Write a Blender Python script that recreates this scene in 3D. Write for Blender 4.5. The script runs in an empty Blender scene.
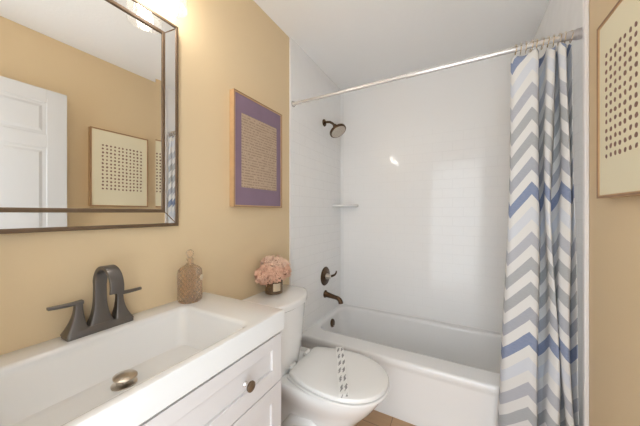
import bpy, bmesh, math, random
from mathutils import Vector, Matrix, noise
random.seed(7)
PI = math.pi
S = bpy.context.scene
COL = S.collection

# ------------------------------------------------------------ camera, world, exposure
cam_d = bpy.data.cameras.new('camera')
cam = bpy.data.objects.new('camera', cam_d); COL.objects.link(cam)
cam.location = (1.05, 0.0, 1.27)
cam.rotation_euler = (PI/2, 0, math.radians(28.5))
cam_d.sensor_fit = 'HORIZONTAL'; cam_d.sensor_width = 36.0
cam_d.lens = 254.8/640*36.0
cam_d.shift_y = -0.2/640
cam_d.clip_start = 0.01
S.camera = cam

w = bpy.data.worlds.new('doorway_fill'); S.world = w; w.use_nodes = True  # even ambient fill added to brighten the room through the open doorway
w.node_tree.nodes['Background'].inputs['Color'].default_value = (0.90, 0.955, 1.0, 1)
WORLD = 4.45
w.node_tree.nodes['Background'].inputs['Strength'].default_value = WORLD
BULB = 46.0
S.view_settings.view_transform = 'Standard'; S.view_settings.look = 'None'
S.view_settings.gamma = 1.0; S.view_settings.exposure = 0.08
S.view_settings.use_curve_mapping = False

# ------------------------------------------------------------ object helpers
def props(o, label=None, cat=None, group=None, kind=None):
    if label: o['label'] = label
    if cat: o['category'] = cat
    if group: o['group'] = group
    if kind: o['kind'] = kind
    return o

def thing(name, label, cat, loc, group=None):
    o = bpy.data.objects.new(name, None); COL.objects.link(o)
    o.empty_display_size = 0.05
    o.location = loc
    return props(o, label, cat, group)

def wloc(o):
    v = Vector((0, 0, 0))
    while o is not None:
        v += Vector(o.location); o = o.parent
    return v

def obj(name, bm, mat, parent=None, origin=None, smooth=None, label=None, recalc=True):
    """bm is in world coordinates; becomes ONE mesh object"""
    if recalc: bmesh.ops.recalc_face_normals(bm, faces=bm.faces[:])
    me = bpy.data.meshes.new(name)
    org = Vector(origin) if origin else Vector((0, 0, 0))
    base = wloc(parent) if parent else Vector((0, 0, 0))
    if origin is None and parent: org = base
    bm.transform(Matrix.Translation(-org))
    bm.to_mesh(me); bm.free()
    mats = mat if isinstance(mat, (list, tuple)) else [mat]
    for m in mats: me.materials.append(m)
    o = bpy.data.objects.new(name, me); COL.objects.link(o)
    if parent: o.parent = parent
    o.location = org-base
    if smooth is not None:
        me.shade_smooth()
        if smooth < 180: me.set_sharp_from_angle(angle=math.radians(smooth))
    if label: o['label'] = label
    return o

def struct(name, bm, mat, **k):
    o = obj(name, bm, mat, **k); o['kind'] = 'structure'; return o

# ------------------------------------------------------------ shape helpers
def B(): return bmesh.new()

def box(bm, x0, x1, y0, y1, z0, z1, bev=0, seg=2, mi=0):
    r = bmesh.ops.create_cube(bm, size=1.0)
    vs = r['verts']
    for v in vs:
        v.co = Vector((x0+(v.co.x+.5)*(x1-x0), y0+(v.co.y+.5)*(y1-y0), z0+(v.co.z+.5)*(z1-z0)))
    fs = list({f for v in vs for f in v.link_faces})
    for f in fs: f.material_index = mi
    if bev:
        es = list({e for v in vs for e in v.link_edges})
        r = bmesh.ops.bevel(bm, geom=es, offset=bev, segments=seg, profile=0.5, affect='EDGES')
        for f in r['faces']: f.material_index = mi
    return bm

def frame_of(d):
    d = d.normalized()
    a = Vector((0, 0, 1)) if abs(d.z) < 0.9 else Vector((1, 0, 0))
    u = d.cross(a).normalized(); v = d.cross(u).normalized()
    return u, v

def tube(bm, pts, rad, n=16, cap=True):
    pts = [Vector(p) for p in pts]
    if not isinstance(rad, (list, tuple)): rad = [rad]*len(pts)
    rings = []; u = v = None
    for i, p in enumerate(pts):
        d = (pts[min(i+1, len(pts)-1)]-pts[max(i-1, 0)]).normalized()
        if u is None: u, v = frame_of(d)
        else:
            u = (u-d*u.dot(d)).normalized(); v = d.cross(u)
        rings.append([bm.verts.new(p+(u*math.cos(2*PI*k/n)+v*math.sin(2*PI*k/n))*rad[i]) for k in range(n)])
    loft(bm, rings, cap, cap)
    return bm

def loft(bm, rings, cap0=True, cap1=True, closed=True):
    n = len(rings[0])
    for a, b in zip(rings[:-1], rings[1:]):
        for k in range(n if closed else n-1):
            j = (k+1) % n
            bm.faces.new((a[k], a[j], b[j], b[k]))
    if cap0: bm.faces.new(list(reversed(rings[0])))
    if cap1: bm.faces.new(rings[-1])

def lathe(bm, prof, c, axis='Z', n=32, cap0=True, cap1=True, tilt=None, mod=None):
    """prof: (radius, height) pairs along the axis, from c"""
    c = Vector(c); rings = []
    if tilt is not None: D = Vector(tilt).normalized(); u, v = frame_of(D)
    else:
        D = {'X': Vector((1, 0, 0)), 'Y': Vector((0, 1, 0)), 'Z': Vector((0, 0, 1))}[axis]
        u, v = frame_of(D)
    for r, h in prof:
        ring = []
        for k in range(n):
            a = 2*PI*k/n
            rr = r*(mod(a, h) if mod else 1)
            ring.append(bm.verts.new(c+D*h+(u*math.cos(a)+v*math.sin(a))*max(rr, 1e-5)))
        rings.append(ring)
    loft(bm, rings, cap0, cap1)
    return bm

def rrect(x0, x1, y0, y1, r, z, nc=8, ne=6):
    """rounded rectangle ring in plan, points in order"""
    out = []
    cs = [(x1-r, y1-r, 0), (x0+r, y1-r, PI/2), (x0+r, y0+r, PI), (x1-r, y0+r, 1.5*PI)]
    for i, (cx, cy, a0) in enumerate(cs):
        for k in range(nc+1):
            a = a0+PI/2*k/nc
            out.append(Vector((cx+r*math.cos(a), cy+r*math.sin(a), z)))
        nx, ny, na = cs[(i+1) % 4]
        p = out[-1]; q = Vector((nx+r*math.cos(na), ny+r*math.sin(na), z))
        for k in range(1, ne): out.append(p.lerp(q, k/ne))
    return out

def ringv(bm, pts): return [bm.verts.new(p) for p in pts]

# ------------------------------------------------------------ material helpers
def mat(name, col, rough=0.5, metal=0.0, bump=None, var=0.0, vscale=6.0, coat=0.0, spec=0.5, trans=0.0, emit=None, sheen=0):
    m = bpy.data.materials.new(name); m.use_nodes = True
    nt = m.node_tree; N = nt.nodes; L = nt.links
    p = N['Principled BSDF']
    p.inputs['Base Color'].default_value = (*col, 1)
    p.inputs['Roughness'].default_value = rough
    p.inputs['Metallic'].default_value = metal
    p.inputs['Coat Weight'].default_value = coat
    p.inputs['Coat Roughness'].default_value = 0.05
    p.inputs['Specular IOR Level'].default_value = spec
    if emit:
        p.inputs['Emission Color'].default_value = (*emit[0], 1); p.inputs['Emission Strength'].default_value = emit[1]
    tc = N.new('ShaderNodeTexCoord')
    if var:
        n = N.new('ShaderNodeTexNoise'); n.inputs['Scale'].default_value = vscale; n.inputs['Detail'].default_value = 3
        L.new(tc.outputs['Object'], n.inputs['Vector'])
        mx = N.new('ShaderNodeMix'); mx.data_type = 'RGBA'
        mx.inputs[6].default_value = (*[c*(1-var) for c in col], 1)
        mx.inputs[7].default_value = (*[min(1, c*(1+var)) for c in col], 1)
        L.new(n.outputs['Fac'], mx.inputs[0]); L.new(mx.outputs[2], p.inputs['Base Color'])
    if bump:
        sc, st, dist = bump
        n = N.new('ShaderNodeTexNoise'); n.inputs['Scale'].default_value = sc; n.inputs['Detail'].default_value = 2
        L.new(tc.outputs['Object'], n.inputs['Vector'])
        b = N.new('ShaderNodeBump'); b.inputs['Strength'].default_value = st; b.inputs['Distance'].default_value = dist
        L.new(n.outputs['Fac'], b.inputs['Height']); L.new(b.outputs['Normal'], p.inputs['Normal'])
    return m

class NT:
    """tiny node writer"""
    def __init__(s, m): s.nt = m.node_tree; s.N = s.nt.nodes; s.L = s.nt.links; s.p = s.N['Principled BSDF']
    def math(s, op, a, b=None, c=None):
        n = s.N.new('ShaderNodeMath'); n.operation = op
        for i, x in enumerate((a, b, c)):
            if x is None: continue
            if isinstance(x, (int, float)): n.inputs[i].default_value = x
            else: s.L.new(x, n.inputs[i])
        return n.outputs[0]
    def mix(s, f, a, b):
        n = s.N.new('ShaderNodeMix'); n.data_type = 'RGBA'
        for i, x in ((0, f), (6, a), (7, b)):
            if isinstance(x, (int, float)): n.inputs[i].default_value = x
            elif isinstance(x, tuple): n.inputs[i].default_value = (*x, 1)
            else: s.L.new(x, n.inputs[i])
        return n.outputs[2]
    def coords(s, kind='Object'):
        tc = s.N.new('ShaderNodeTexCoord'); sp = s.N.new('ShaderNodeSeparateXYZ')
        s.L.new(tc.outputs[kind], sp.inputs[0]); return tc.outputs[kind], sp.outputs
    def noise(s, vec, scale, detail=2):
        n = s.N.new('ShaderNodeTexNoise'); n.inputs['Scale'].default_value = scale; n.inputs['Detail'].default_value = detail
        s.L.new(vec, n.inputs['Vector']); return n.outputs['Fac']
    def comb(s, x, y, z=0.0):
        n = s.N.new('ShaderNodeCombineXYZ')
        for i, a in enumerate((x, y, z)):
            if isinstance(a, (int, float)): n.inputs[i].default_value = a
            else: s.L.new(a, n.inputs[i])
        return n.outputs[0]
    def bump(s, h, st, dist):
        b = s.N.new('ShaderNodeBump'); b.inputs['Strength'].default_value = st; b.inputs['Distance'].default_value = dist
        s.L.new(h, b.inputs['Height']); s.L.new(b.outputs[0], s.p.inputs['Normal'])

YEL = (0.74, 0.58, 0.365)
M = {}
M['yellow'] = mat('ochre wall paint', YEL, 0.5, bump=(260, 0.10, 0.002), var=0.012, vscale=3, spec=0.35)
M['ceiling'] = mat('textured ceiling paint', (0.93, 0.92, 0.91), 0.85, bump=(55, 0.35, 0.004), spec=0.2)
M['white_trim'] = mat('white trim paint', (0.82, 0.80, 0.80), 0.35, var=0.01)
M['door'] = mat('white door paint', (0.64, 0.645, 0.655), 0.38, bump=(120, 0.03, 0.001))
M['counter'] = mat('white cultured stone', (0.76, 0.76, 0.755), 0.16, coat=0.3, var=0.006)
M['cabinet'] = mat('white cabinet lacquer', (0.66, 0.635, 0.63), 0.33, var=0.008)
M['porcelain'] = mat('white porcelain', (0.88, 0.875, 0.865), 0.10, coat=0.5, var=0.005)
M['seat'] = mat('white toilet seat plastic', (0.84, 0.835, 0.82), 0.22, var=0.005)
M['tub'] = mat('white tub acrylic', (0.85, 0.845, 0.84), 0.20, coat=0.3, var=0.006)
M['gunmetal'] = mat('brushed gunmetal', (0.16, 0.148, 0.14), 0.36, metal=0.75, bump=(300, 0.05, 0.0005), var=0.06, vscale=30)
M['bronze'] = mat('oil rubbed bronze', (0.115, 0.07, 0.042), 0.26, metal=0.9, var=0.2, vscale=40)
M['bronze_frame'] = mat('antique bronze moulding', (0.15, 0.098, 0.058), 0.45, metal=0.35, var=0.15, vscale=25)
M['nickel'] = mat('brushed nickel', (0.58, 0.53, 0.47), 0.28, metal=1.0, var=0.08, vscale=40)
M['chrome'] = mat('chrome', (0.80, 0.79, 0.78), 0.14, metal=1.0, var=0.02)
M['rod'] = mat('satin white chrome rod', (0.80, 0.79, 0.79), 0.22, metal=0.55, var=0.02)
M['rod_cap'] = mat('grey rod end', (0.46, 0.44, 0.45), 0.4, metal=0.3, var=0.03)
M['mirror'] = mat('mirror silver', (0.90, 0.90, 0.885), 0.008, metal=1.0)
M['mirror'].node_tree.nodes['Principled BSDF'].inputs['Roughness'].default_value = 0.0
M['oak'] = mat('pale oak frame', (0.56, 0.36, 0.19), 0.5, var=0.15, vscale=30)
M['walnut'] = mat('thin brown frame', (0.33, 0.19, 0.10), 0.42, var=0.15, vscale=30)
M['bead_gold'] = mat('brass hook', (0.52, 0.42, 0.28), 0.25, metal=0.9, var=0.1, vscale=60)
M['petal'] = mat('blush petals', (0.82, 0.52, 0.385), 0.75, var=0.16, vscale=55, spec=0.2)
M['petal2'] = mat('pale cream pink petals', (0.88, 0.64, 0.50), 0.75, var=0.14, vscale=55, spec=0.2)
M['petal_core'] = mat('rose core with painted gap shade', (0.42, 0.19, 0.13), 0.8, var=0.2, vscale=60, spec=0.1)  # dark core colour stands in for shade in the gaps between petals
M['leaf'] = mat('dusty green stems', (0.14, 0.13, 0.07), 0.6, var=0.3, vscale=60)
M['label'] = mat('cream paper label', (0.62, 0.52, 0.38), 0.7, var=0.08, vscale=60)
M['rubber'] = mat('rubber nozzle', (0.30, 0.26, 0.22), 0.5, var=0.2, vscale=200)
M['caulk'] = mat('white silicone bead', (0.84, 0.83, 0.82), 0.4, var=0.01)
M['hem'] = mat('white thread', (0.72, 0.71, 0.72), 0.9, var=0.03)

def bulb_mat():
    m = mat('glowing frosted bulb', (1, 0.95, 0.88), 0.4, emit=((1.0, 0.95, 0.89), BULB)); return m
M['bulb'] = bulb_mat()

def glassy(name, tint, diff, tf, gf, rough=0.05, bump=None):
    """thin tinted glass: transparent + diffuse body + gloss"""
    m = bpy.data.materials.new(name); m.use_nodes = True
    nt = m.node_tree; N = nt.nodes; L = nt.links
    N.remove(N['Principled BSDF'])
    t = N.new('ShaderNodeBsdfTransparent'); t.inputs[0].default_value = (*tint, 1)
    d = N.new('ShaderNodeBsdfDiffuse'); d.inputs[0].default_value = (*diff, 1)
    g = N.new('ShaderNodeBsdfGlossy'); g.inputs[0].default_value = (1, 1, 1, 1); g.inputs['Roughness'].default_value = rough
    a = N.new('ShaderNodeMixShader'); a.inputs[0].default_value = 1-tf
    L.new(t.outputs[0], a.inputs[1]); L.new(d.outputs[0], a.inputs[2])
    fr = N.new('ShaderNodeLayerWeight'); fr.inputs['Blend'].default_value = 0.5
    pw = N.new('ShaderNodeMath'); pw.operation = 'POWER'; pw.inputs[1].default_value = 4.0; L.new(fr.outputs['Facing'], pw.inputs[0])
    mm = N.new('ShaderNodeMath'); mm.operation = 'MULTIPLY_ADD'; mm.inputs[1].default_value = .6*gf; mm.inputs[2].default_value = .04*gf
    L.new(pw.outputs[0], mm.inputs[0])
    b = N.new('ShaderNodeMixShader'); L.new(mm.outputs[0], b.inputs[0])
    L.new(a.outputs[0], b.inputs[1]); L.new(g.outputs[0], b.inputs[2])
    if bump:
        tc = N.new('ShaderNodeTexCoord'); n = N.new('ShaderNodeTexNoise'); n.inputs['Scale'].default_value = bump
        L.new(tc.outputs['Object'], n.inputs['Vector'])
        bp = N.new('ShaderNodeBump'); bp.inputs['Strength'].default_value = 0.2; bp.inputs['Distance'].default_value = 0.002
        L.new(n.outputs['Fac'], bp.inputs['Height']); L.new(bp.outputs[0], g.inputs['Normal'])
    L.new(b.outputs[0], N['Material Output'].inputs[0])
    return m
M['clear_glass'] = glassy('clear lamp glass', (0.97, 0.97, 0.96), (0.9, 0.9, 0.9), 0.985, 1.0, 0.02)
M['amber_glass'] = glassy('smoky blush bottle glass', (0.84, 0.73, 0.63), (0.52, 0.38, 0.27), 0.84, 2.2, 0.08, 90)
M['jar_glass'] = glassy('brown jar glass', (0.62, 0.47, 0.32), (0.34, 0.22, 0.12), 0.62, 1.2, 0.05, 60)

def true_glass(name, tint, rough, clear):
    m = bpy.data.materials.new(name); m.use_nodes = True
    nt = m.node_tree; N = nt.nodes; L = nt.links; N.remove(N['Principled BSDF'])
    g = N.new('ShaderNodeBsdfGlass'); g.inputs['Color'].default_value = (*tint, 1); g.inputs['Roughness'].default_value = rough; g.inputs['IOR'].default_value = 1.45
    t = N.new('ShaderNodeBsdfTransparent'); t.inputs[0].default_value = (*tint, 1)
    a = N.new('ShaderNodeMixShader'); a.inputs[0].default_value = clear
    L.new(g.outputs[0], a.inputs[1]); L.new(t.outputs[0], a.inputs[2]); L.new(a.outputs[0], N['Material Output'].inputs[0])
    return m
M['amber_glass'] = true_glass('smoky blush bottle glass', (0.975, 0.94, 0.91), 0.02, 0.35)

def tile_mat():
    m = mat('glossy subway tile panel', (0.90, 0.89, 0.885), 0.24, coat=0.42, spec=0.22); t = NT(m)
    _, xyz = t.coords('Object')
    s = t.math('ADD', xyz[0], xyz[1])
    vec = t.comb(s, xyz[2])
    br = t.N.new('ShaderNodeTexBrick'); br.offset = 0.5
    br.inputs['Scale'].default_value = 1.0
    br.inputs['Brick Width'].default_value = 0.153; br.inputs['Row Height'].default_value = 0.0775
    br.inputs['Mortar Size'].default_value = 0.0016; br.inputs['Mortar Smooth'].default_value = 0.6
    t.L.new(vec, br.inputs['Vector'])
    # tiled field stops below the smooth upper band
    lim = t.math('LESS_THAN', xyz[2], 1.985); lo = t.math('GREATER_THAN', xyz[2], 0.44)
    fac = t.math('MULTIPLY', t.math('MULTIPLY', br.outputs['Fac'], lim), lo)
    t.L.new(t.mix(fac, (0.89, 0.88, 0.87), (0.85, 0.84, 0.83)), t.p.inputs['Base Color'])
    nz = t.noise(vec, 9.0, 1)
    h = t.math('SUBTRACT', t.math('MULTIPLY', nz, 1.6), fac)
    t.bump(h, 0.34, 0.003); t.L.new(t.p.inputs['Normal'].links[0].from_socket, t.p.inputs['Coat Normal'])
    return m
M['tile'] = tile_mat()

def floor_mat():
    m = mat('oak look vinyl plank', (0.4, 0.24, 0.13), 0.42); t = NT(m)
    o, xyz = t.coords('Object')
    br = t.N.new('ShaderNodeTexBrick'); br.offset = 0.37
    for k, v in (('Scale', 1.0), ('Brick Width', 1.1), ('Row Height', 0.15), ('Mortar Size', 0.0016)): br.inputs[k].default_value = v
    br.inputs['Color1'].default_value = (0.62, 0.39, 0.22, 1); br.inputs['Color2'].default_value = (0.50, 0.31, 0.17, 1)
    br.inputs['Mortar'].default_value = (0.12, 0.07, 0.04, 1)
    vec = t.comb(xyz[0], xyz[1]); t.L.new(vec, br.inputs['Vector'])
    gr = t.noise(t.comb(t.math('MULTIPLY', xyz[0], 3.0), t.math('MULTIPLY', xyz[1], 60.0)), 1.5, 5)
    t.L.new(t.mix(t.math('MULTIPLY', gr, 0.45), br.outputs['Color'], (0.30, 0.175, 0.09)), t.p.inputs['Base Color'])
    return m
M['floor'] = floor_mat()

# ------------------------------------------------------------ the room
W, YB, H, YF = 1.53, 2.357, 2.508, -0.12
YS = 1.488                                   # where the shower surround starts
b = B(); box(b, -.15, W+.15, YF-.15, YB+.15, -.1, 0); struct('floor', b, M['floor'])
b = B(); box(b, -.15, W+.15, YF-.15, YB+.15, H, H+.1); struct('ceiling', b, M['ceiling'])
b = B(); box(b, -.12, 0, YF-.12, YB+.12, 0, H); struct('wall_left', b, M['yellow'])
b = B(); box(b, W, W+.12, YF-.12, YB+.12, 0, H); struct('wall_right', b, M['yellow'])
b = B(); box(b, 0, W, YB, YB+.12, 0, H); struct('wall_back', b, M['tile'])
DX0, DX1, DZ = 0.64, 1.445, 2.12
b = B(); box(b, 0, DX0, YF-.12, YF, 0, H); box(b, DX1, W, YF-.12, YF, 0, H); box(b, DX0, DX1, YF-.12, YF, DZ, H)
struct('wall_front', b, M['yellow'])
# white surround panels at each end of the tub
b = B(); box(b, 0, .012, YS, YB, 0, H, .003); struct('wall_left_surround', b, M['tile'])
b = B(); box(b, W-.012, W, YS, YB, 0, H, .003); struct('wall_right_surround', b, M['tile'])
b = B(); box(b, W-.016, W-.0001, YS-.022, YS, 0, H, .004); struct('trim_1', b, M['white_trim'])
b = B(); box(b, 0.0001, .014, YS-.012, YS, 0, H, .003); struct('trim_2', b, M['white_trim'])
# rounded inside corners of the moulded surround
for nm, x, sx in (('trim_3', .012, 1), ('trim_4', W-.012, -1)):
    b = B(); R = .028; n = 8
    lo = [Vector((x, YB, .36))]; lo += [Vector((x+sx*(R-R*math.cos(PI/2*k/n)), YB-(R-R*math.sin(PI/2*k/n)), .36)) for k in range(n+1)]
    r0 = ringv(b, lo); r1 = ringv(b, [p+Vector((0, 0, H-.36)) for p in lo]); loft(b, [r0, r1])
    struct(nm, b, M['tub'], smooth=50)
b = B(); box(b, .0001, .012, .79, YS-.012, 0, .09, .003); struct('baseboard_left', b, M['white_trim'])
b = B(); box(b, W-.012, W-.0001, .80, YS-.022, 0, .09, .003); struct('baseboard_right', b, M['white_trim'])
b = B(); box(b, DX0-.06, DX0, YF, YF+.012, 0, DZ+.06, .003); box(b, DX0, W-.005, YF, YF+.012, DZ, DZ+.06, .003)
box(b, DX1, W-.005, YF, YF+.012, 0, DZ, .003)
struct('trim_5', b, M['white_trim'])

# open six panel door lying back along the right wall
def door():
    x0, x1, y0, y1, z0, z1 = 1.405, 1.437, -.085, .722, .012, 2.09
    ys = [(y0+.10, (y0+y1)/2-.05), ((y0+y1)/2+.05, y1-.10)]
    zs = [(.20, .86), (.98, 1.70), (1.79, 2.00)]
    b = B(); box(b, x0+.006, x1-.006, y0, y1, z0, z1)
    def rail(a, c, d, e):
        box(b, x0, x0+.0061, a, c, d, e, .0015, 1); box(b, x1-.0061, x1, a, c, d, e, .0015, 1)
    rail(y0, ys[0][0], z0, z1); rail(ys[1][1], y1, z0, z1); rail(ys[0][1], ys[1][0], z0, z1)
    cuts = [z0]+[v for z in zs for v in z]+[z1]
    for a, c in ys:
        for i in range(0, len(cuts), 2): rail(a, c, cuts[i], cuts[i+1])
        for d, e in zs:                                   # raised fields with sloped edges
            for X, sg in ((x0+.0065, -1), (x1-.0065, 1)):
                r0 = [Vector((X, yy, zz)) for yy, zz in ((a+.018, d+.018), (c-.018, d+.018), (c-.018, e-.018), (a+.018, e-.018))]
                r1 = [Vector((X+sg*.0055, yy, zz)) for yy, zz in ((a+.036, d+.036), (c-.036, d+.036), (c-.036, e-.036), (a+.036, e-.036))]
                loft(b, [ringv(b, r0), ringv(b, r1)])
    o = struct('door_1', b, M['door'], origin=(x1, y0, 0))
    k = B(); lathe(k, [(.027, 0), (.027, .006), (.011, .009), (.011, .035), (.022, .042), (.027, .055), (.024, .068), (.012, .074)], (x0, y1-.07, .95), tilt=(-1, 0, 0), n=24)
    obj('door_knob', k, M['nickel'], o, smooth=35)
    for z in (.25, 1.05, 1.85):
        h = B(); tube(h, [(x1+.004, y0-.004, z-.045), (x1+.004, y0-.004, z+.045)], .006, 10); obj('hinge', h, M['nickel'], o, smooth=35)
door()

# ------------------------------------------------------------ bathtub
def tub():
    t = thing('bathtub', 'white alcove bathtub with a plain front apron below the tiled walls', 'bathtub', (W/2, 1.98, 0))
    X0, X1, Y0, Y1, Z = .0125, W-.0125, 1.606, YB-.0015, .362
    I = (.062, X1-.055, 1.765, 2.285)
    rs = []
    def R(d, z, r=.012):       # outer ring inset by d from the front
        return rrect(X0, X1, Y0+d, Y1, r, z)
    b = B()
    rings = [R(.004, 0), R(.004, .05), R(.006, .055), R(.006, .30), R(.005, .312), R(.0005, .322), R(0, .335)]
    for k in range(1, 7):
        a = PI/2*k/6; q = .018
        rings.append(R(q*(1-math.cos(a)), Z-q+q*math.sin(a)))
    x0, x1, y0, y1 = I
    for k in range(0, 8):      # rolled inner lip
        a = PI/2*k/7; q = .024
        o = q*math.sin(a)
        rings.append(rrect(x0-q+o, x1+q-o, y0-q+o, y1+q-o, .11, Z-q*(1-math.cos(a))))
    for f, z in ((.12, .27), (.25, .19), (.45, .11), (.7, .06), (1.0, .042)):
        rings.append(rrect(x0+.075*f+.03*f*f, x1-.22*f, y0+.055*f, y1-.05*f, .11+.03*f, z))
    loft(b, [ringv(b, r) for r in rings], True, True)
    obj('tub_shell', b, M['tub'], t, smooth=38)
    c = B(); tube(c, [(X0+.03, Y1-.006, Z+.001), (X1-.03, Y1-.006, Z+.001)], .004, 8); obj('caulk_bead', c, M['caulk'], t, smooth=60)
    k = B(); n = Vector((1, 0, .12)); lathe(k, [(.036, 0), (.036, .006), (.031, .012), (.012, .015), (.0, .015)], (.070, 2.03, .297), tilt=n, n=28)
    o = obj('overflow_plate', k, M['bronze'], t, smooth=35, label='bronze overflow plate')
    s = B(); lathe(s, [(.005, 0), (.005, .004), (.003, .006)], (.086, 2.03, .275), tilt=n, n=12); obj('screw', s, M['nickel'], o, smooth=35)
    k = B(); lathe(k, [(.032, 0), (.032, .004), (.024, .008), (.022, .02), (.004, .022)], (.30, 2.03, .0425), n=24); obj('tub_drain', k, M['bronze'], t, smooth=35, label='bronze drain')
tub()

# shower fittings on the left surround, each a thing
def fittings():
    x = .0125
    t = thing('shower_valve', 'round bronze shower valve with a lever, above the tub spout', 'valve', (x, 2.005, .71))
    b = B(); lathe(b, [(.082, 0), (.082, .004), (.076, .010), (.045, .014), (.040, .016)], (x, 2.005, .71), 'X', 40); obj('escutcheon', b, M['bronze'], t, smooth=35)
    b = B(); lathe(b, [(.026, .012), (.024, .03), (.020, .05), (.014, .055)], (x, 2.005, .71), 'X', 24); obj('hub', b, M['nickel'], t, smooth=35, label='brighter metal hub')
    b = B(); tube(b, [(x+.04, 2.005, .71), (x+.055, 2.04, .711), (x+.062, 2.075, .713), (x+.062, 2.10, .724), (x+.060, 2.115, .738)], [.012, .011, .009, .008, .006], 14); obj('lever', b, M['bronze'], t, smooth=40)
    t = thing('tub_spout', 'bronze tub spout curving down at the end, below the valve', 'spout', (x, 2.005, .545))
    b = B(); pts = []; rr = []
    for k in range(6): pts.append((x+.02*k, 2.005, .552-.003*k)); rr.append(.026-.0018*k if k else .030)
    for k in range(1, 8):
        a = PI/2*k/7; pts.append((x+.10+.052*math.sin(a), 2.005, .537-.044*(1-math.cos(a)))); rr.append(.017+.0006*k)
    tube(b, pts, rr, 20); obj('spout_body', b, M['bronze'], t, smooth=50)
    b = B(); lathe(b, [(.033, 0), (.033, .006), (.028, .010)], (x, 2.005, .552), 'X', 28); obj('flange', b, M['bronze'], t, smooth=35)
    t = thing('rain_shower', 'bronze rain shower head on a short bent arm high on the wall', 'shower head', (x, 1.985, 2.06))
    b = B(); lathe(b, [(.032, 0), (.030, .008), (.018, .014)], (x, 1.985, 2.06), 'X', 28); obj('flange', b, M['bronze'], t, smooth=35)
    b = B(); tube(b, [(x, 1.985, 2.06), (x+.03, 1.985, 2.063), (x+.06, 1.985, 2.057), (x+.085, 1.985, 2.04), (x+.105, 1.985, 2.018)], .0105, 14); obj('shower_arm', b, M['bronze'], t, smooth=50)
    d = Vector((.50, -.12, -.80)).normalized(); c = Vector((x+.105, 1.985, 2.018))
    b = B(); lathe(b, [(.014, -.01), (.019, .0), (.021, .012), (.015, .022), (.016, .026), (.026, .034), (.066, .048), (.074, .054), (.074, .068), (.070, .072)], c, tilt=d, n=40); hd = obj('spray_body', b, M['bronze'], t, smooth=35)
    b = B(); lathe(b, [(.064, .0715), (.063, .0745), (.0, .0745)], c, tilt=d, n=36)
    obj('spray_face', b, M['nickel'], hd, smooth=35, label='lighter nozzle face')
    u, v = frame_of(d); b = B()
    for ring, cnt in ((.012, 6), (.027, 12), (.041, 18), (.055, 24)):
        for k in range(cnt):
            a = 2*PI*k/cnt; lathe(b, [(.0024, 0), (.0018, .003)], c+d*.0742+(u*math.cos(a)+v*math.sin(a))*ring, tilt=d, n=6)
    obj('nozzles', b, M['rubber'], hd, smooth=40)
    # corner shelf
    b = B(); R = .20; cx, cy = x, YB-.001
    pts = [Vector((cx, cy, 0))]
    n = 18
    for k in range(n+1):
        a = PI/2*k/n; q = 1+.05*math.sin(2*a)
        pts.append(Vector((cx+R*math.sin(a)*q*.93, cy-R*1.05*math.cos(a)*q, 0)))
    rings = []
    for z, s in ((1.326, .93), (1.330, .985), (1.338, 1.0), (1.346, .99), (1.348, .97)):
        rings.append(ringv(b, [Vector((cx+(p.x-cx)*s, cy-(cy-p.y)*s, z)) for p in pts]))
    loft(b, rings)
    o = obj('corner_shelf', b, M['tub'], origin=(cx+.08, cy-.08, 1.326), smooth=40); props(o, 'small white corner shelf moulded into the shower corner, empty', 'shelf')
fittings()

# ------------------------------------------------------------ shower rod, rings and curtain
RY, RZ = 1.505, 2.045
def rod():
    t = thing('shower_rod', 'straight white metal tension rod across the tub opening', 'curtain rod', (W/2, RY, RZ))
    b = B(); tube(b, [(.016, RY, RZ), (.80, RY, RZ)], .0098, 20); obj('inner_tube', b, M['rod'], t, smooth=60)
    b = B(); tube(b, [(.79, RY, RZ), (1.45, RY, RZ)], .0118, 20); obj('outer_tube', b, M['rod'], t, smooth=60)
    for x0, x1, r0, r1, m in ((.0125, .032, .021, .013, M['rod']), (W-.0125, W-.085, .0225, .017, M['rod_cap'])):
        b = B(); tube(b, [(x0, RY, RZ), (x0+(x1-x0)*.25, RY, RZ), (x0+(x1-x0)*.3, RY, RZ), (x1, RY, RZ)], [r0, r0, r1*1.15, r1], 24); obj('end_cap', b, m, t, smooth=30)
rod()

CT_SEQ = [(0.14, 0.19, 0.335), (0.32, 0.335, 0.39), (0.335, 0.345, 0.36), (0.34, 0.35, 0.365), (0.38, 0.39, 0.44), (0.57, 0.60, 0.66)]
def curtain_mat():
    m = mat('chevron woven curtain', (0.8, 0.8, 0.8), 0.85, spec=0.15); t = NT(m)
    uvn, xyz = t.coords('UV')
    u, v = xyz[0], xyz[1]
    P = .1137
    tri = t.math('PINGPONG', t.math('ADD', u, .0), .098)           # 0..0.098
    k = t.math('ADD', v, t.math('MULTIPLY', tri, -1.15))
    wob = t.noise(t.comb(t.math('MULTIPLY', u, 1.0), v), 14.0, 1)
    k = t.math('ADD', k, t.math('MULTIPLY', wob, .006))
    s = t.math('DIVIDE', k, P)
    fr = t.math('FRACT', s); idx = t.math('FLOOR', s)
    band = t.math('LESS_THAN', fr, .52)
    md = t.math('MODULO', t.math('ADD', idx, 60.0), 6.0)
    col = CT_SEQ[0]
    for i in range(1, 6):
        col = t.mix(t.math('GREATER_THAN', md, i-.5), col, CT_SEQ[i])
    fine = t.noise(t.comb(t.math('MULTIPLY', u, 6.0), t.math('MULTIPLY', v, 60.0)), 8.0, 2)
    colb = t.mix(t.math('MULTIPLY', fine, .35), col, (0.66, 0.67, 0.70))
    t.L.new(t.mix(band, (0.68, 0.675, 0.665), colb), t.p.inputs['Base Color'])
    weave = t.noise(t.comb(t.math('MULTIPLY', u, 300.0), t.math('MULTIPLY', v, 300.0)), 1.0, 1)
    t.bump(weave, .12, .0008)
    return m
M['curtain'] = curtain_mat()

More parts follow.
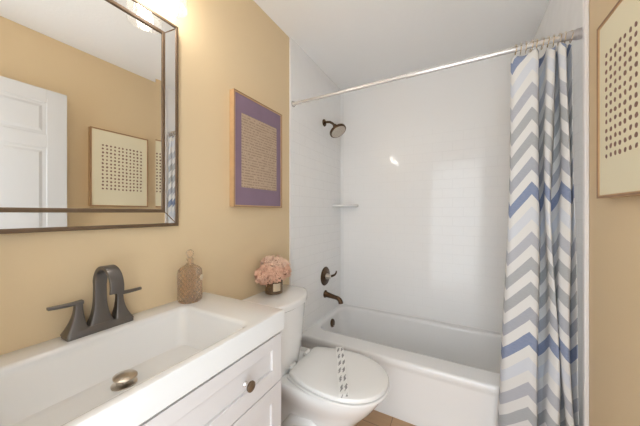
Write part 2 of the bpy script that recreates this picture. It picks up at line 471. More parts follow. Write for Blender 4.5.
def smooth_path(P, n):
    """Catmull-Rom through control points, n samples"""
    P = [Vector(p) for p in P]; m = len(P)-1; out = []
    for i in range(n):
        s = i/(n-1)*m; k = min(int(s), m-1); f = s-k
        p0 = P[max(k-1, 0)]; p1 = P[k]; p2 = P[k+1]; p3 = P[min(k+2, m)]
        out.append(.5*((2*p1)+(-p0+p2)*f+(2*p0-5*p1+4*p2-p3)*f*f+(-p0+3*p1-3*p2+p3)*f**3))
    return out

CT_TOP = [(1.282, 1.535), (1.272, 1.512), (1.285, 1.490), (1.325, 1.480), (1.364, 1.478), (1.376, 1.512), (1.384, 1.555), (1.398, 1.525), (1.400, 1.484),
          (1.414, 1.476), (1.424, 1.515), (1.430, 1.550), (1.440, 1.520), (1.440, 1.484), (1.460, 1.468), (1.470, 1.500), (1.473, 1.535), (1.479, 1.510), (1.482, 1.484)]
CT_BOT = [(1.245, 1.570), (1.212, 1.545), (1.226, 1.500), (1.292, 1.480), (1.352, 1.466), (1.372, 1.512), (1.380, 1.565), (1.394, 1.53), (1.400, 1.474),
          (1.428, 1.456), (1.444, 1.51), (1.452, 1.555), (1.460, 1.52), (1.462, 1.468), (1.486, 1.452), (1.497, 1.50), (1.500, 1.54), (1.506, 1.51), (1.510, 1.470)]
def curtain():
    nu, nv = 260, 90; z0, z1 = .10, 2.015
    t = thing('shower_curtain', 'shower curtain with grey, white and blue chevron stripes, drawn to the right', 'curtain', (1.38, 1.51, z0))
    top = smooth_path([(x, y, 0) for x, y in CT_TOP], nu); bot = smooth_path([(x, y, 0) for x, y in CT_BOT], nu)
    b = B(); uvl = b.loops.layers.uv.new('UVMap')
    us = [0]
    for i in range(1, nu): us.append(us[-1]+.5*((top[i]-top[i-1]).length+(bot[i]-bot[i-1]).length))
    g = []
    for j in range(nv):
        f = j/(nv-1); z = z0+(z1-z0)*f; q = (1-f)
        w_ = q**1.9
        row = []
        for i in range(nu):
            p = top[i].lerp(bot[i], w_)
            s = i/(nu-1)
            sag = 0
            if f > .965: sag = .020*abs(math.sin(PI*s*9.5))*(f-.965)/.035
            inn = math.sin(PI*min(1, max(0, (s-.22)/.72)))
            p = Vector((p.x+.004*math.sin(5*z+9*s)*q+.010*math.sin(4.1*z+11*s)*inn, p.y+.008*math.sin(3.1*z+14*s)*(.3+q*.7), z-sag))
            row.append(b.verts.new(p))
        g.append(row)
    for j in range(nv-1):
        for i in range(nu-1):
            fc = b.faces.new((g[j][i], g[j][i+1], g[j+1][i+1], g[j+1][i]))
            for lp, (a, c) in zip(fc.loops, ((i, j), (i+1, j), (i+1, j+1), (i, j+1))):
                lp[uvl].uv = (us[a]+.140, z0+(z1-z0)*c/(nv-1)+UV0)
    o = obj('fabric', b, M['curtain'], t, smooth=180, recalc=False)
    md = o.modifiers.new('thickness', 'SOLIDIFY'); md.thickness = .0018; md.offset = 0
    return top
UV0 = 0.120
top = curtain()
# hooks bunched on the rod
def hook_bm(c):
    b = B(); x, y, z = c; pts = []
    for k in range(21):
        a = 2*PI*k/20; pts.append((x+.003*math.sin(a), y+.019*math.cos(a), z-.006+.023*math.sin(a)))
    tube(b, pts, .0016, 6)
    return b
hroot = None
for i in range(11):
    x = 1.290+.0195*i
    if hroot is None:
        hroot = thing('curtain_ring', 'brass roller ring on the shower rod, holding up the chevron curtain', 'curtain ring', (x, RY, RZ-.006), 'roller rings of the shower curtain')
        obj('wire', hook_bm((x, RY, RZ)), M['bead_gold'], hroot, smooth=60)
        for k in range(4):
            a = PI/2+(k-1.5)*.5
            bb = B(); lathe(bb, [(.001, -.0042), (.0034, -.003), (.0045, 0), (.0034, .003), (.001, .0042)], (x, RY+.0195*math.cos(a), RZ-.006+.0245*math.sin(a)), 'X', 10)
            obj('roller_bead', bb, M['nickel'], hroot, smooth=80, label='silvery bead')
    else:
        r = hroot.copy(); COL.objects.link(r); r.location = (x, RY, RZ-.006); r.rotation_euler = (0, 0, random.uniform(-.25, .25))
        for ch in hroot.children:
            c = ch.copy(); COL.objects.link(c); c.parent = r

# ------------------------------------------------------------ vanity
CZ = .900
def vanity():
    V0, V1 = -.10, .79
    t = thing('vanity_cabinet', 'white shaker vanity cabinet with a wide drawer over two doors', 'vanity', (.22, (V0+V1)/2, 0))
    b = B(); xf_ = .440; zt = CZ-.0765
    for y in (V0+.010, V1-.026): box(b, .003, xf_, y, y+.018, .09, zt, .001)
    box(b, .003, .012, V0+.028, V1-.026, .09, zt); box(b, .012, xf_, V0+.028, V1-.026, .09, .108)
    box(b, .30, xf_, V0+.028, V1-.026, .618, .634); box(b, xf_-.018, xf_, (V0+V1)/2-.02, (V0+V1)/2+.02, .108, .618)
    box(b, .003, .37, V0+.03, V1-.03, 0, .09)
    obj('cabinet_body', b, M['cabinet'], t)
    def shaker(y0, y1, z0, z1, st, sb, stp):
        b = B(); x0, x1 = .4405, .459
        box(b, x0, x1-.009, y0+.002, y1-.002, z0+.002, z1-.002)
        box(b, x0, x1, y0, y0+st, z0, z1, .0015, 2); box(b, x0, x1, y1-st, y1, z0, z1, .0015, 2)
        box(b, x0, x1-.0002, y0+st-.001, y1-st+.001, z0, z0+sb, .0015, 2); box(b, x0, x1-.0002, y0+st-.001, y1-st+.001, z1-stp, z1, .0015, 2)
        return b
    def knob(y, z, par):
        k = B(); lathe(k, [(.009, 0), (.007, .003), (.0055, .006), (.0055, .015)], (.459, y, z), 'X', 20); kk = obj('knob', k, M['chrome'], par, smooth=35, label='round knob with a chrome stem and bronze face')
        k = B(); lathe(k, [(.008, .014), (.0145, .018), (.0165, .022), (.0160, .026), (.0125, .0285), (.0, .0295)], (.459, y, z), 'X', 28); obj('knob_face', k, M['bronze_frame'], kk, smooth=35)
    d = obj('drawer', shaker(V0+.012, V1-.009, .640, .8155, .052, .058, .045), M['cabinet'], t)
    knob(.596, .728, d); knob(.094, .728, d)
    mid = (V0+V1)/2
    for a, c, ky in ((V0+.012, mid-.0015, mid-.04), (mid+.0015, V1-.009, mid+.04)):
        d = obj('cabinet_door', shaker(a, c, .10, .636, .056, .056, .056), M['cabinet'], t); knob(ky, .54, d)
    # one piece top with integrated trough basin
    s = thing('sink_top', 'white one-piece vanity top with a wide integrated rectangular basin', 'sink', (.23, (V0+V1)/2, CZ-.076))
    b = B(); X0, X1, Y0, Y1 = .001, .466, V0-.002, V1+.003
    zb = CZ-.076; q = .004
    rg = [rrect(.15, .405, .13, .60, .02, CZ-.118), rrect(.09, .425, .09, .65, .02, CZ-.085), rrect(.09, .425, .09, .65, .004, zb), rrect(X0+.004, X1-.004, Y0+.004, Y1-.004, .004, zb), rrect(X0, X1, Y0, Y1, .004, zb+.004), rrect(X0, X1, Y0, Y1, .004, CZ-.004), rrect(X0+q*.3, X1-q*.3, Y0+q*.3, Y1-q*.3, .004, CZ-q*.3), rrect(X0+q, X1-q, Y0+q, Y1-q, .004, CZ)]
    x0, x1, y0, y1 = .098, .432, .10, .630
    for k in range(7):
        a = PI/2*k/6; r_ = .016; o = r_*math.sin(a); rg.append(rrect(x0-r_+o, x1+r_-o, y0-r_+o, y1+r_-o, .035, CZ-r_*(1-math.cos(a))))
    for fx, z in ((.10, CZ-.026), (.35, CZ-.050), (.65, CZ-.076), (.85, CZ-.094), (.94, CZ-.1015), (1.0, CZ-.1045)):
        rg.append(rrect(x0+.072*fx, x1-.012-.06*fx, y0+.06*fx, y1-.055*fx, .035-.005*fx, z))
    loft(b, [ringv(b, r) for r in rg], True, True)
    obj('counter', b, M['counter'], s, smooth=30)
    c = Vector((.236, .362, CZ-.1045))
    b = B(); lathe(b, [(.030, 0), (.030, .003), (.022, .005), (.0, .005)], c, n=28); dr = obj('drain', b, M['nickel'], s, smooth=35, label='brushed nickel drain with a raised stopper')
    b = B(); lathe(b, [(.006, .004), (.006, .014), (.024, .018), (.0285, .021), (.0285, .023), (.022, .026), (.010, .028), (.0, .0282)], c+Vector((0, 0, 0)), tilt=(.10, .05, 1), n=32)
    obj('stopper', b, M['nickel'], dr, smooth=35)
vanity()

def rect_sweep(bm, secs, rad=.25):
    """secs: (centre, along-normal vec, half thick, half width) ; width axis is Y; rounded rectangular section"""
    rings = []
    for c, nrm, ht, hw in secs:
        c = Vector(c); n_ = Vector(nrm).normalized(); wv = Vector((0, 1, 0)); r = min(ht, hw)*rad; pts = []
        for sx, sy, a0 in ((1, 1, 0), (-1, 1, PI/2), (-1, -1, PI), (1, -1, 1.5*PI)):
            for k in range(4):
                a = a0+PI/2*k/3
                pts.append(c+n_*(sx*(ht-r)+r*math.cos(a))+wv*(sy*(hw-r)+r*math.sin(a)))
        rings.append(ringv(bm, pts))
    loft(bm, rings)
def faucet():
    cy = .381; cx = .041
    t = thing('faucet', 'dark gunmetal two-handle faucet with a flat arched spout', 'faucet', (cx, cy, CZ))
    b = B()
    rg = []
    for z, d in ((0, 0), (.008, 0), (.016, .003), (.022, .007)):
        rg.append(ringv(b, rrect(cx-.027+d, cx+.027-d, cy-.085+d*1.2, cy+.085-d*1.2, .006, CZ+z, 4, 3)))
    loft(b, rg); obj('base_plate', b, M['gunmetal'], t, smooth=30)
    for s in (-1, 1):
        b = B(); secs = []
        hy = cy+s*.053
        for k in range(15):
            f = k/14; z = CZ+.010+f*.086
            e = (1-f)**2.1
            # outer foot spreads to the end of the base, inner foot towards the spout
            wo = .0090+.019*e; th = .009+.0165*e
            secs.append(((cx, hy+s*.007*e, z), (1, 0, 0), th, wo))
        rect_sweep(b, secs); h = obj('handle', b, M['gunmetal'], t, smooth=30)
        b = B(); rgs = []
        for k in range(9):
            f = k/8; yy = hy-s*.010+s*.076*f; zz = CZ+.0995-.001*f-.0015*math.sin(f*PI) + (0.0 if s > 0 else .002*f)
            ht = .0048-.0008*f; hx = .0105-.0035*f
            rgs.append(ringv(b, [Vector((cx+a*hx, yy, zz+c*ht)) for a, c in ((-1, -1), (-1, .6), (-.7, 1), (.7, 1), (1, .6), (1, -1))]))
        loft(b, rgs); obj('lever', b, M['gunmetal'], h, smooth=25)
    b = B(); secs = []
    for k in range(14):
        f = k/13; e = (1-f)**3.4
        secs.append(((cx, cy, CZ+.010+.128*f), (1, 0, 0), .0090+.013*e, .0155+.022*e))
    R = .055; c0 = Vector((cx+R, cy, CZ+.146))
    for k in range(1, 25):
        a = PI-(PI*1.03)*k/24
        d = Vector((math.cos(a), 0, math.sin(a)))
        ht = .0095-.005*min(1, k/14)
        secs.append((c0+d*R, -d, ht, .0165+.0010*k/24))
    p = Vector(secs[-1][0]); secs.append((p+Vector((-.001, 0, -.012)), Vector((-1, 0, 0)), .0045, .0178))
    rect_sweep(b, secs, .3)
    obj('spout', b, M['gunmetal'], t, smooth=35)
faucet()

# ------------------------------------------------------------ mirror with bevelled mirror border
def mirror():
    Y0, Y1, Z0, Z1 = .005, .650, 1.216, 2.041
    t = thing('wall_mirror', 'large rectangular mirror with mirrored border strips and thin bronze mouldings, above the vanity', 'mirror', (.0, (Y0+Y1)/2, Z0))
    def ring_frame(d0, d1, xa, xb, bev=.002):
        b = B()
        o = [(Y0+d0, Z0+d0), (Y1-d0, Z0+d0), (Y1-d0, Z1-d0), (Y0+d0, Z1-d0)]; i = [(Y0+d1, Z0+d1), (Y1-d1, Z0+d1), (Y1-d1, Z1-d1), (Y0+d1, Z1-d1)]
        e = bev
        def m(p, q, f): return (p[0]+(q[0]-p[0])*f, p[1]+(q[1]-p[1])*f)
        f = min(.45, e/(d1-d0))
        loops = [[(xa, *p) for p in o], [(xb-e, *p) for p in o], [(xb, *m(p, q, f)) for p, q in zip(o, i)], [(xb, *m(q, p, f)) for p, q in zip(o, i)], [(xb-e, *q) for q in i], [(xa, *q) for q in i]]
        rs = [ringv(b, [Vector(p) for p in l]) for l in loops]
        loft(b, rs+[rs[0]], False, False); return b
    b = B(); box(b, .0005, .014, Y0+.004, Y1-.004, Z0+.004, Z1-.004); obj('backing_board', b, M['walnut'], t)
    obj('outer_moulding', ring_frame(0, .0125, .001, .030), M['bronze_frame'], t)
    b = B(); d0, d1 = .0125, .0550
    o = [(Y0+d0, Z0+d0), (Y1-d0, Z0+d0), (Y1-d0, Z1-d0), (Y0+d0, Z1-d0)]; i = [(Y0+d1, Z0+d1), (Y1-d1, Z0+d1), (Y1-d1, Z1-d1), (Y0+d1, Z1-d1)]
    for k in range(4):
        j = (k+1) % 4; a, c, d, e = o[k], o[j], i[j], i[k]
        cen = ((a[0]+c[0]+d[0]+e[0])/4, (a[1]+c[1]+d[1]+e[1])/4)
        q = []
        for p in (a, c, d, e):
            q.append((p[0]+(cen[0]-p[0])*.004, p[1]+(cen[1]-p[1])*.010))
        lo = ringv(b, [Vector((.0145, *p)) for p in q]); hi = ringv(b, [Vector((.0265, *p)) for p in q]); loft(b, [lo, hi])
    obj('mirror_border', b, M['mirror'], t)
    obj('inner_moulding', ring_frame(.0550, .0680, .0145, .031), M['bronze_frame'], t)
    b = B(); g0, g1 = .0675, .0900
    def rr(x, ds): return ringv(b, [Vector((x, yy, zz)) for zz in (Z0+g0, Z1-g0) for yy in ds])
    ys = (Y0+g0, Y0+g1, Y1-g1, Y1-g0)             # the glass is bevelled along its two upright edges
    lo = rr(.0146, ys); hi = rr(.0252, ys)
    for k in (0, 3, 4, 7): hi[k].co.x += .0012
    for q in (lo, hi):
        for k in range(3): b.faces.new((q[k], q[k+1], q[k+5], q[k+4]))
    for a_, c_ in ((0, 1), (1, 2), (2, 3), (3, 7), (7, 6), (6, 5), (5, 4), (4, 0)): b.faces.new((lo[a_], lo[c_], hi[c_], hi[a_]))
    obj('mirror_glass', b, M['mirror'], t)
mirror()

# ------------------------------------------------------------ vanity light over the mirror
def vanity_light():
    cy = .327; z = 2.335
    t = thing('vanity_light', 'three lamp vanity light with clear glass shades over the mirror', 'wall light', (0, cy, z))
    b = B(); box(b, .0005, .022, cy-.29, cy+.29, z-.03, z+.03, .004); obj('back_plate', b, M['bronze'], t, smooth=35)
    for k in (-1, 0, 1):
        y = cy+.237*k; x = .108
        b = B(); tube(b, [(.02, y, z), (.06, y, z+.004), (.092, y, z), (x, y, z-.022), (x, y, z-.09)], .008, 12)
        lathe(b, [(.012, 0), (.024, -.008), (.026, -.05), (.022, -.052)], (x, y, z-.085), n=24)
        a = obj('lamp_arm', b, M['bronze'], t, smooth=40)
        b = B(); n = 40
        prof = [(.030, z-.095), (.050, z-.110), (.058, z-.14), (.060, z-.20), (.0605, 2.035)]
        inn = [(r-.0022, zz) for r, zz in reversed(prof)]
        rings = [ringv(b, [Vector((x+r*math.cos(2*PI*i/n), y+r*math.sin(2*PI*i/n), zz)) for i in range(n)]) for r, zz in prof+inn]
        loft(b, rings+[rings[0]], False, False)
        obj('glass_shade', b, M['clear_glass'], a, smooth=50, label='clear glass shade open at the bottom')
        b = B(); lathe(b, [(.012, .085), (.013, .070), (.020, .045), (.028, .015), (.029, 0), (.025, -.017), (.014, -.027), (.0, -.030)], (x, y, 2.105), n=24)
        obj('bulb', b, M['bulb'], a, smooth=80, label='glowing frosted bulb')
vanity_light()

# ------------------------------------------------------------ framed pictures
def script_mat():
    m = mat('woven script paper', (.5, .36, .24), 0.85, spec=0.15); t = NT(m)
    _, xyz = t.coords('Object')
    y, z = xyz[1], xyz[2]
    wob = t.math('MULTIPLY', t.math('SUBTRACT', t.noise(t.comb(t.math('MULTIPLY', y, 14.0), t.math('MULTIPLY', z, 20.0)), 1.0, 2), .5), .005)
    row = t.math('FRACT', t.math('DIVIDE', t.math('ADD', z, wob), .0152))
    line = t.math('LESS_THAN', row, .42)
    brk = t.noise(t.comb(t.math('MULTIPLY', y, 70.0), t.math('FLOOR', t.math('DIVIDE', z, .0152))), 1.3, 3)
    on = t.math('MULTIPLY', line, t.math('GREATER_THAN', brk, .47))
    base = t.mix(t.noise(t.comb(t.math('MULTIPLY', y, 30.0), t.math('MULTIPLY', z, 200.0)), 1.0, 2), (.56, .43, .32), (.43, .32, .23))
    t.L.new(t.mix(t.math('MULTIPLY', on, .45), base, (.15, .10, .08)), t.p.inputs['Base Color'])
    return m
M['script'] = script_mat()
M['plum'] = mat('muted plum picture mat', (0.235, 0.160, 0.225), 0.6, var=0.10, vscale=12)
M['cream'] = mat('cream picture paper', (0.80, 0.735, 0.54), 0.8, bump=(500, .05, .0005), var=0.02)
M['dot'] = mat('brown printed marks', (0.24, 0.135, 0.10), 0.7, var=0.3, vscale=60)

def picture(name, label, x_wall, sgn, depth, y0, y1, z0, z1, fw, side_mat, lip_mat, panel_mat):
    xw = x_wall+sgn*.001; xf = x_wall+sgn*depth
    t = thing(name, label, 'picture', (x_wall, (y0+y1)/2, z0))
    def bx(b, xa, xb, *r): box(b, min(xa, xb), max(xa, xb), *r)
    b = B(); w_ = .010
    xm = xf-sgn*.002
    for r in ((y0, y0+w_, z0, z1), (y1-w_, y1, z0, z1), (y0+w_, y1-w_, z0, z0+w_), (y0+w_, y1-w_, z1-w_, z1)): bx(b, xw, xm, *r)
    obj('frame', b, side_mat, t)
    b = B()
    for r in ((y0, y0+fw, z0, z1), (y1-fw, y1, z0, z1), (y0+fw, y1-fw, z0, z0+fw), (y0+fw, y1-fw, z1-fw, z1)): bx(b, xm+sgn*.0001, xf, *r)
    obj('frame_lip', b, lip_mat, t, label='thin darker front edge')
    b = B(); bx(b, xf-sgn*.010, xf-sgn*.0045, y0+w_, y1-w_, z0+w_, z1-w_); obj('mount', b, panel_mat, t)
    return t, xf-sgn*.0045
t, xp = picture('framed_picture', 'oak framed picture of script-like lines inside a plum purple mat', 0, 1, .034, .943, 1.350, 1.302, 1.912, .004, M['oak'], M['walnut'], M['plum'])
b = B(); box(b, xp+.0001, xp+.0012, .998, 1.296, 1.408, 1.806); obj('print', b, M['script'], t, label='tan paper with dark script-like rows')
t, xp = picture('framed_picture', 'cream picture with a grid of brown dots in a thin wood frame', W, -1, .037, .882, 1.298, 1.322, 1.938, .006, M['oak'], M['walnut'], M['cream'])
random.seed(11); b = B()
for r in range(13):
    for c in range(11):
        yy = 1.100+(c-5)*.0278+random.uniform(-.0015, .0015); zz = 1.638+(r-6)*.0290+random.uniform(-.0015, .0015)
        n = 10; a0 = random.uniform(-.5, .5); ra = random.uniform(.0072, .0086); rb = random.uniform(.0058, .0080)
        pts = []
        for k in range(n):
            a = 2*PI*k/n; q = 1+random.uniform(-.12, .12)
            u_, v_ = rb*math.cos(a)*q, ra*math.sin(a)*q
            pts.append(Vector((xp-.0001, yy+u_*math.cos(a0)-v_*math.sin(a0), zz+u_*math.sin(a0)+v_*math.cos(a0))))
        loft(b, [ringv(b, pts), ringv(b, [p+Vector((-.0008, 0, 0)) for p in pts])])
obj('printed_dots', b, M['dot'], t, label='grid of dark brown dots')

# ------------------------------------------------------------ toilet
def egg(x0, x1, yc, hw, hb, z, n=56, p=2.25):
    """toilet outline: straight back edge at x0 (half width hb), widest before the middle, round front at x1"""
    pts = []; xm = x0+(x1-x0)*.50
    m = n//2
    for k in range(n):
        a = 2*PI*k/n-PI/2
        c, s = math.cos(a), math.sin(a)
        if c >= 0:
            x = xm+(x1-xm)*abs(c)**(2/p); y = hw*(1 if s > 0 else -1)*abs(s)**(2/2.05)
        else:
            q = min(1, abs(c)*1.0)
            x = xm-(xm-x0)*min(1, q*1.22)
            f = min(1, q*1.22)
            y = (hw+(hb-hw)*f**2.0)*(1 if s > 0 else -1)
            if q*1.22 > 1: y = hb*s/math.sqrt(max(1e-6, 1-(1/1.22)**2))
        pts.append(Vector((x, yc+y, z)))
    return pts
TC = 1.232
def toilet():
    t = thing('toilet', 'white two-piece toilet with closed lid, beside the vanity', 'toilet', (.36, TC, 0))
    # bowl and pedestal
    b = B(); rg = []
    for x0, x1, hw, hb, z in ((.13, .60, .125, .10, 0), (.13, .60, .125, .10, .02), (.145, .575, .110, .088, .045), (.15, .555, .100, .085, .12), (.14, .575, .104, .088, .18),
                              (.12, .625, .125, .095, .235), (.09, .675, .155, .115, .29), (.065, .705, .176, .135, .335), (.05, .722, .186, .15, .365), (.05, .726, .188, .152, .392), (.056, .720, .182, .147, .400)):
        rg.append(ringv(b, egg(x0, x1, TC, hw, hb, z)))
    loft(b, rg); obj('bowl', b, M['porcelain'], t, smooth=60)
    for s in (-1, 1):      # trapway relief on each flank
        b = B(); tube(b, [(.50, TC+s*.070, .03), (.47, TC+s*.082, .10), (.38, TC+s*.092, .19), (.28, TC+s*.090, .17), (.22, TC+s*.084, .09), (.19, TC+s*.080, .03)], [.030, .034, .038, .038, .034, .030], 16)
        obj('trapway', b, M['porcelain'], t, smooth=60)
    # seat, lid
    b = B(); rg = []
    for d, z in ((.004, .403), (0, .406), (0, .4135), (.004, .4165)): rg.append(ringv(b, egg(.255+d, .756-d, TC, .201-d, .14-d, z)))
    loft(b, rg); obj('seat', b, M['seat'], t, smooth=35)
    b = B(); rg = []
    for d, z in ((.014, .4170), (.010, .4235), (.0, .4255), (0, .436), (.003, .4415), (.010, .4445), (.05, .4465), (.10, .447)): rg.append(ringv(b, egg(.268+d, .752-d, TC, .198-d, .142-d*.9, z)))
    loft(b, rg); obj('lid', b, M['seat'], t, smooth=35)
    for s in (-1, 1):
        b = B(); lathe(b, [(.013, -.022), (.015, -.020), (.015, .020), (.013, .022)], (.250, TC+s*.075, .428), 'Y', 18); obj('hinge', b, M['seat'], t, smooth=35)
    # tank with bowed front, and its lid
    TY = TC-.066
    def bow(x0, d, z, g):
        pts = []; y0, y1 = TY-.232+d, TY+.232-d; n = 20
        for k in range(n+1):
            f = k/n; s = 2*f-1
            x = .185+.098*(1-abs(s)**2.3)-d+g
            yy = y0+(y1-y0)*f
            if k == 0 or k == n: x = x-.004
            pts.append(Vector((x, yy, z)))
        pts += [Vector((x0+.02, y1, z)), Vector((x0, y1-.02, z)), Vector((x0, y0+.02, z)), Vector((x0+.02, y0, z))]
        return pts
    b = B(); rg = []
    for d, z in ((.045, .4005), (.040, .42), (.022, .55), (.012, .70), (.010, .752)): rg.append(ringv(b, bow(.014, d, z, 0)))
    loft(b, rg); tk = obj('tank', b, M['porcelain'], t, smooth=35)
    b = B(); rg = []
    for d, z in ((.004, .754), (-.001, .758), (-.001, .780), (.001, .786), (.006, .790), (.014, .792)): rg.append(ringv(b, bow(.008, d, z, 0)))
    loft(b, rg); obj('tank_lid', b, M['porcelain'], t, smooth=35)
    b = B(); lathe(b, [(.016, 0), (.016, .006), (.008, .009), (.008, .018)], (.212, TY-.165, .70), 'X', 18); tube(b, [(.228, TY-.165, .70), (.232, TY-.13, .697), (.230, TY-.10, .693)], [.007, .0065, .008], 12)
    obj('flush_lever', b, M['chrome'], tk, smooth=40, label='chrome flush lever')
    b = B(); box(b, .05, .26, TC-.13, TC+.13, .385, .4005, .006); obj('tank_deck', b, M['porcelain'], t, smooth=35)
toilet()

def strip_mat():
    m = mat('paper strip with grey print', (.84, .835, .82), 0.7); t = NT(m)
    uvn, xyz = t.coords('UV'); u, v = xyz[0], xyz[1]
    out = None
    for uc, ph in ((.22, .0), (.70, .5)):
        vv = t.math('FRACT', t.math('ADD', t.math('MULTIPLY', v, 6.5), t.math('ADD', ph, t.math('MULTIPLY', u, -1.3))))
        nz = t.math('MULTIPLY', t.math('SUBTRACT', t.noise(t.comb(t.math('MULTIPLY', u, 6.0), t.math('MULTIPLY', v, 60.0)), 1.0, 2), .5), .5)
        a = t.math('LESS_THAN', t.math('ABSOLUTE', t.math('ADD', t.math('SUBTRACT', u, uc), nz)), .13)
        c = t.math('MULTIPLY', a, t.math('LESS_THAN', vv, .50))
        out = c if out is None else t.math('MAXIMUM', out, c)
    t.L.new(t.mix(t.math('MULTIPLY', out, .85), (.84, .835, .82), (.20, .20, .20)), t.p.inputs['Base Color'])
    return m
M['strip'] = strip_mat()
def paper_strip():
    b = B(); uvl = b.loops.layers.uv.new('UVMap')
    p0 = Vector((.408, 1.436, 0)); p1 = Vector((.600, 1.052, 0)); d = (p1-p0); wdir = Vector((-d.y, d.x, 0)).normalized()*-1
    n = 26; rows = []
    def zz(s): return .4478+.0012*math.sin(9*s)**2-.006*max(0, s-.96)/.04-.004*max(0, .04-s)/.04
    for k in range(n+1):
        s = k/n; c = p0+d*s+wdir*.002*math.sin(13*s)
        rows.append([(c+wdir*(-.023), zz(s)), (c+wdir*.023, zz(s))])
    for lay in (0, .0006):
        vs = [[b.verts.new(Vector((q.x, q.y, z+lay))) for q, z in r] for r in rows]
        for k in range(n):
            f = b.faces.new((vs[k][0], vs[k][1], vs[k+1][1], vs[k+1][0]))
            for lp, uv in zip(f.loops, ((0, k/n), (1, k/n), (1, (k+1)/n), (0, (k+1)/n))): lp[uvl].uv = uv
    o = obj('paper_strip', b, M['strip'], origin=(.5, 1.25, .448)); props(o, 'narrow white paper strip with grey print lying across the closed toilet lid', 'paper strip')
paper_strip()

# ------------------------------------------------------------ things on the vanity and the tank
def bottle():
    c = Vector((.058, .681, CZ+.0005))
    t = thing('glass_bottle', 'smoky blush glass bottle with diamond pattern and stopper, on the vanity corner', 'bottle', c)
    b = B(); n = 144
    def r_at(h):
        P = [(0, .040), (.006, .0455), (.02, .0468), (.115, .0468), (.132, .044), (.143, .034), (.150, .020), (.155, .0145), (.166, .0135), (.172, .0160), (.176, .0160)]
        for (h0, r0), (h1, r1) in zip(P[:-1], P[1:]):
            if h <= h1: return r0+(r1-r0)*(h-h0)/(h1-h0)
        return P[-1][1]
    prof = []
    hs = [0, .003, .006]+[.008+.0014*k for k in range(95)]+[.1425, .146, .150, .155, .160, .166, .170, .173, .176]
    def mod(a, h):
        if h < .006 or h > .142: return 1
        return 1.01-.12*max(0, 1-3.0*min(abs(math.sin(8*a+h*150)), abs(math.sin(8*a-h*150))))
    inner = [(max(.004, r_at(h)-.0075), max(h, .006)) for h in reversed(hs) if h > .004]
    lathe(b, [(r_at(h), h) for h in hs]+inner, c, n=n, mod=lambda a, h: 1, cap1=True)
    for v in b.verts:
        d = v.co-c; r = math.hypot(d.x, d.y)
        if r > r_at(min(.176, max(0, d.z)))-.001: 
            q = mod(math.atan2(d.y, d.x), d.z); v.co.x = c.x+d.x*q; v.co.y = c.y+d.y*q
    obj('bottle_body', b, M['amber_glass'], t, smooth=40)
    b = B(); lathe(b, [(.010, .1765), (.011, .180), (.0075, .184), (.012, .190), (.0155, .199), (.0135, .208), (.007, .214), (.0, .216)], c, n=24, mod=lambda a, h: 1+.04*math.cos(8*a) if h > .186 else 1)
    obj('stopper', b, M['amber_glass'], t, smooth=40)
    b = B(); d = Vector((.90, .45, 0)).normalized(); lathe(b, [(.0115, 0), (.0125, .002), (.0115, .004), (.0, .004)], c+d*.0478+Vector((0, 0, .100)), tilt=d, n=24)
    obj('label_disc', b, M['label'], t, smooth=35, label='small pale round seal')
bottle()

VC = Vector((.082, 1.206, .7925))
def jar():
    t = thing('glass_jar', 'brown glass jar with a cream label holding pink flowers, on the toilet tank', 'jar', VC)
    b = B(); lathe(b, [(.046, 0), (.0515, .004), (.0525, .012), (.0525, .080), (.050, .090), (.0505, .097), (.048, .097), (.0475, .088), (.049, .078), (.049, .014), (.044, .009), (.0, .009)], VC, n=40)
    obj('jar_body', b, M['jar_glass'], t, smooth=40)
    b = B(); a0 = math.atan2(-1.15, .80); n = 12; r0 = []; r1 = []
    for dr, L in ((.0006, r0), (.0012, r1)):
        for z in (.022, .066):
            L.append([VC+Vector(((.0525+dr)*math.cos(a0+.42+(k/n-.5)*.85), (.0525+dr)*math.sin(a0+.42+(k/n-.5)*.85), z)) for k in range(n+1)])
    lo = ringv(b, r0[0]+list(reversed(r0[1]))); hi = ringv(b, r1[0]+list(reversed(r1[1])))
    for k in range(n): 
        b.faces.new((hi[k], hi[k+1], hi[2*n-k], hi[2*n+1-k]))
    loft(b, [lo, hi], True, False)
    obj('jar_label', b, M['label'], t, label='cream label')
jar()
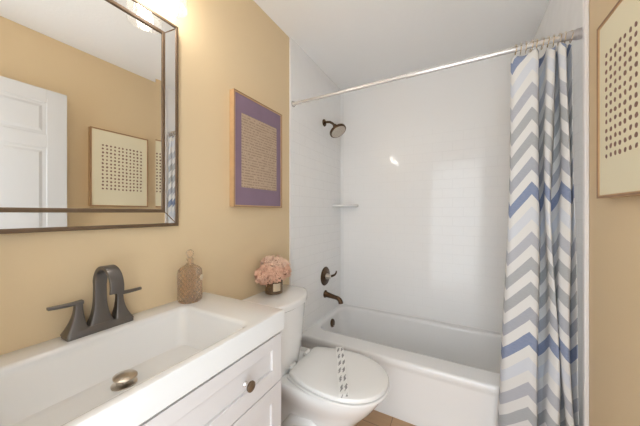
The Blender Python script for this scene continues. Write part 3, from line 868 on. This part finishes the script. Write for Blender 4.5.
def flowers():
    rnd = random.Random(5)
    t = thing('flower_bouquet', 'bunch of blush pink flowers standing in the brown jar', 'flowers', VC+Vector((0, 0, .02)))
    heads = [((-.022, -.070, .122), .058), ((.000, .030, .165), .052), ((-.018, -.030, .172), .046), ((.036, -.030, .120), .044), ((.030, .050, .122), .046), ((-.010, .098, .140), .042), ((.012, -.112, .118), .036), ((.0, .110, .108), .034)]
    for i, (o, R) in enumerate(heads):
        c = VC+Vector(o)
        c.x = max(c.x, R+.016)
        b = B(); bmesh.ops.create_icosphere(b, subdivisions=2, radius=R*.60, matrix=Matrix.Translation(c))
        N = 84; ga = PI*(3-math.sqrt(5))
        for k in range(N):
            z = 1-2*(k+.5)/N; r = math.sqrt(1-z*z); a = ga*k
            d = Vector((r*math.cos(a), r*math.sin(a), z)); u, v = frame_of(d)
            ph = rnd.uniform(0, PI); s = R*rnd.uniform(.24, .36); p = c+d*R*rnd.uniform(.70, 1.0)
            tl = Vector((rnd.uniform(-.5, .5), rnd.uniform(-.5, .5), rnd.uniform(-.5, .5)))
            dd = (d+tl).normalized(); u, v = frame_of(dd)
            for q in range(4):
                aa = ph+q*PI/2
                e = u*math.cos(aa)+v*math.sin(aa); f_ = u*math.cos(aa+PI/2)+v*math.sin(aa+PI/2)
                vs = [b.verts.new(p-dd*s*.15), b.verts.new(p+e*s*.6+f_*s*.42+dd*s*.18), b.verts.new(p+e*s*1.1+dd*s*.38), b.verts.new(p+e*s*.6-f_*s*.42+dd*s*.18)]
                b.faces.new((vs[0], vs[1], vs[2])).material_index = 1; b.faces.new((vs[0], vs[2], vs[3])).material_index = 1
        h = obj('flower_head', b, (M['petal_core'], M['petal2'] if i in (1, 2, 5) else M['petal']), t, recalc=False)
        b = B(); tube(b, [c, c.lerp(VC+Vector((0, 0, .09)), .6), VC+Vector((o[0]*.3, o[1]*.3, .02))], .0022, 8); obj('stem', b, M['leaf'], t, smooth=60)
    for k in range(7):
        a = rnd.uniform(-2.4, .6); d = Vector((math.cos(a), math.sin(a), .5)).normalized(); p = VC+Vector((0, 0, .098)); u = d.cross(Vector((0, 0, 1))).normalized()
        b = B(); L = rnd.uniform(.045, .062); m = p+d*L*.5+Vector((0, 0, .006))
        vs = [b.verts.new(x) for x in (p, m+u*.010, p+d*L, m-u*.010)]; b.faces.new(vs)
        bmesh.ops.solidify(b, geom=b.faces[:], thickness=.0006)
        obj('leaf', b, M['leaf'], t)
flowers()
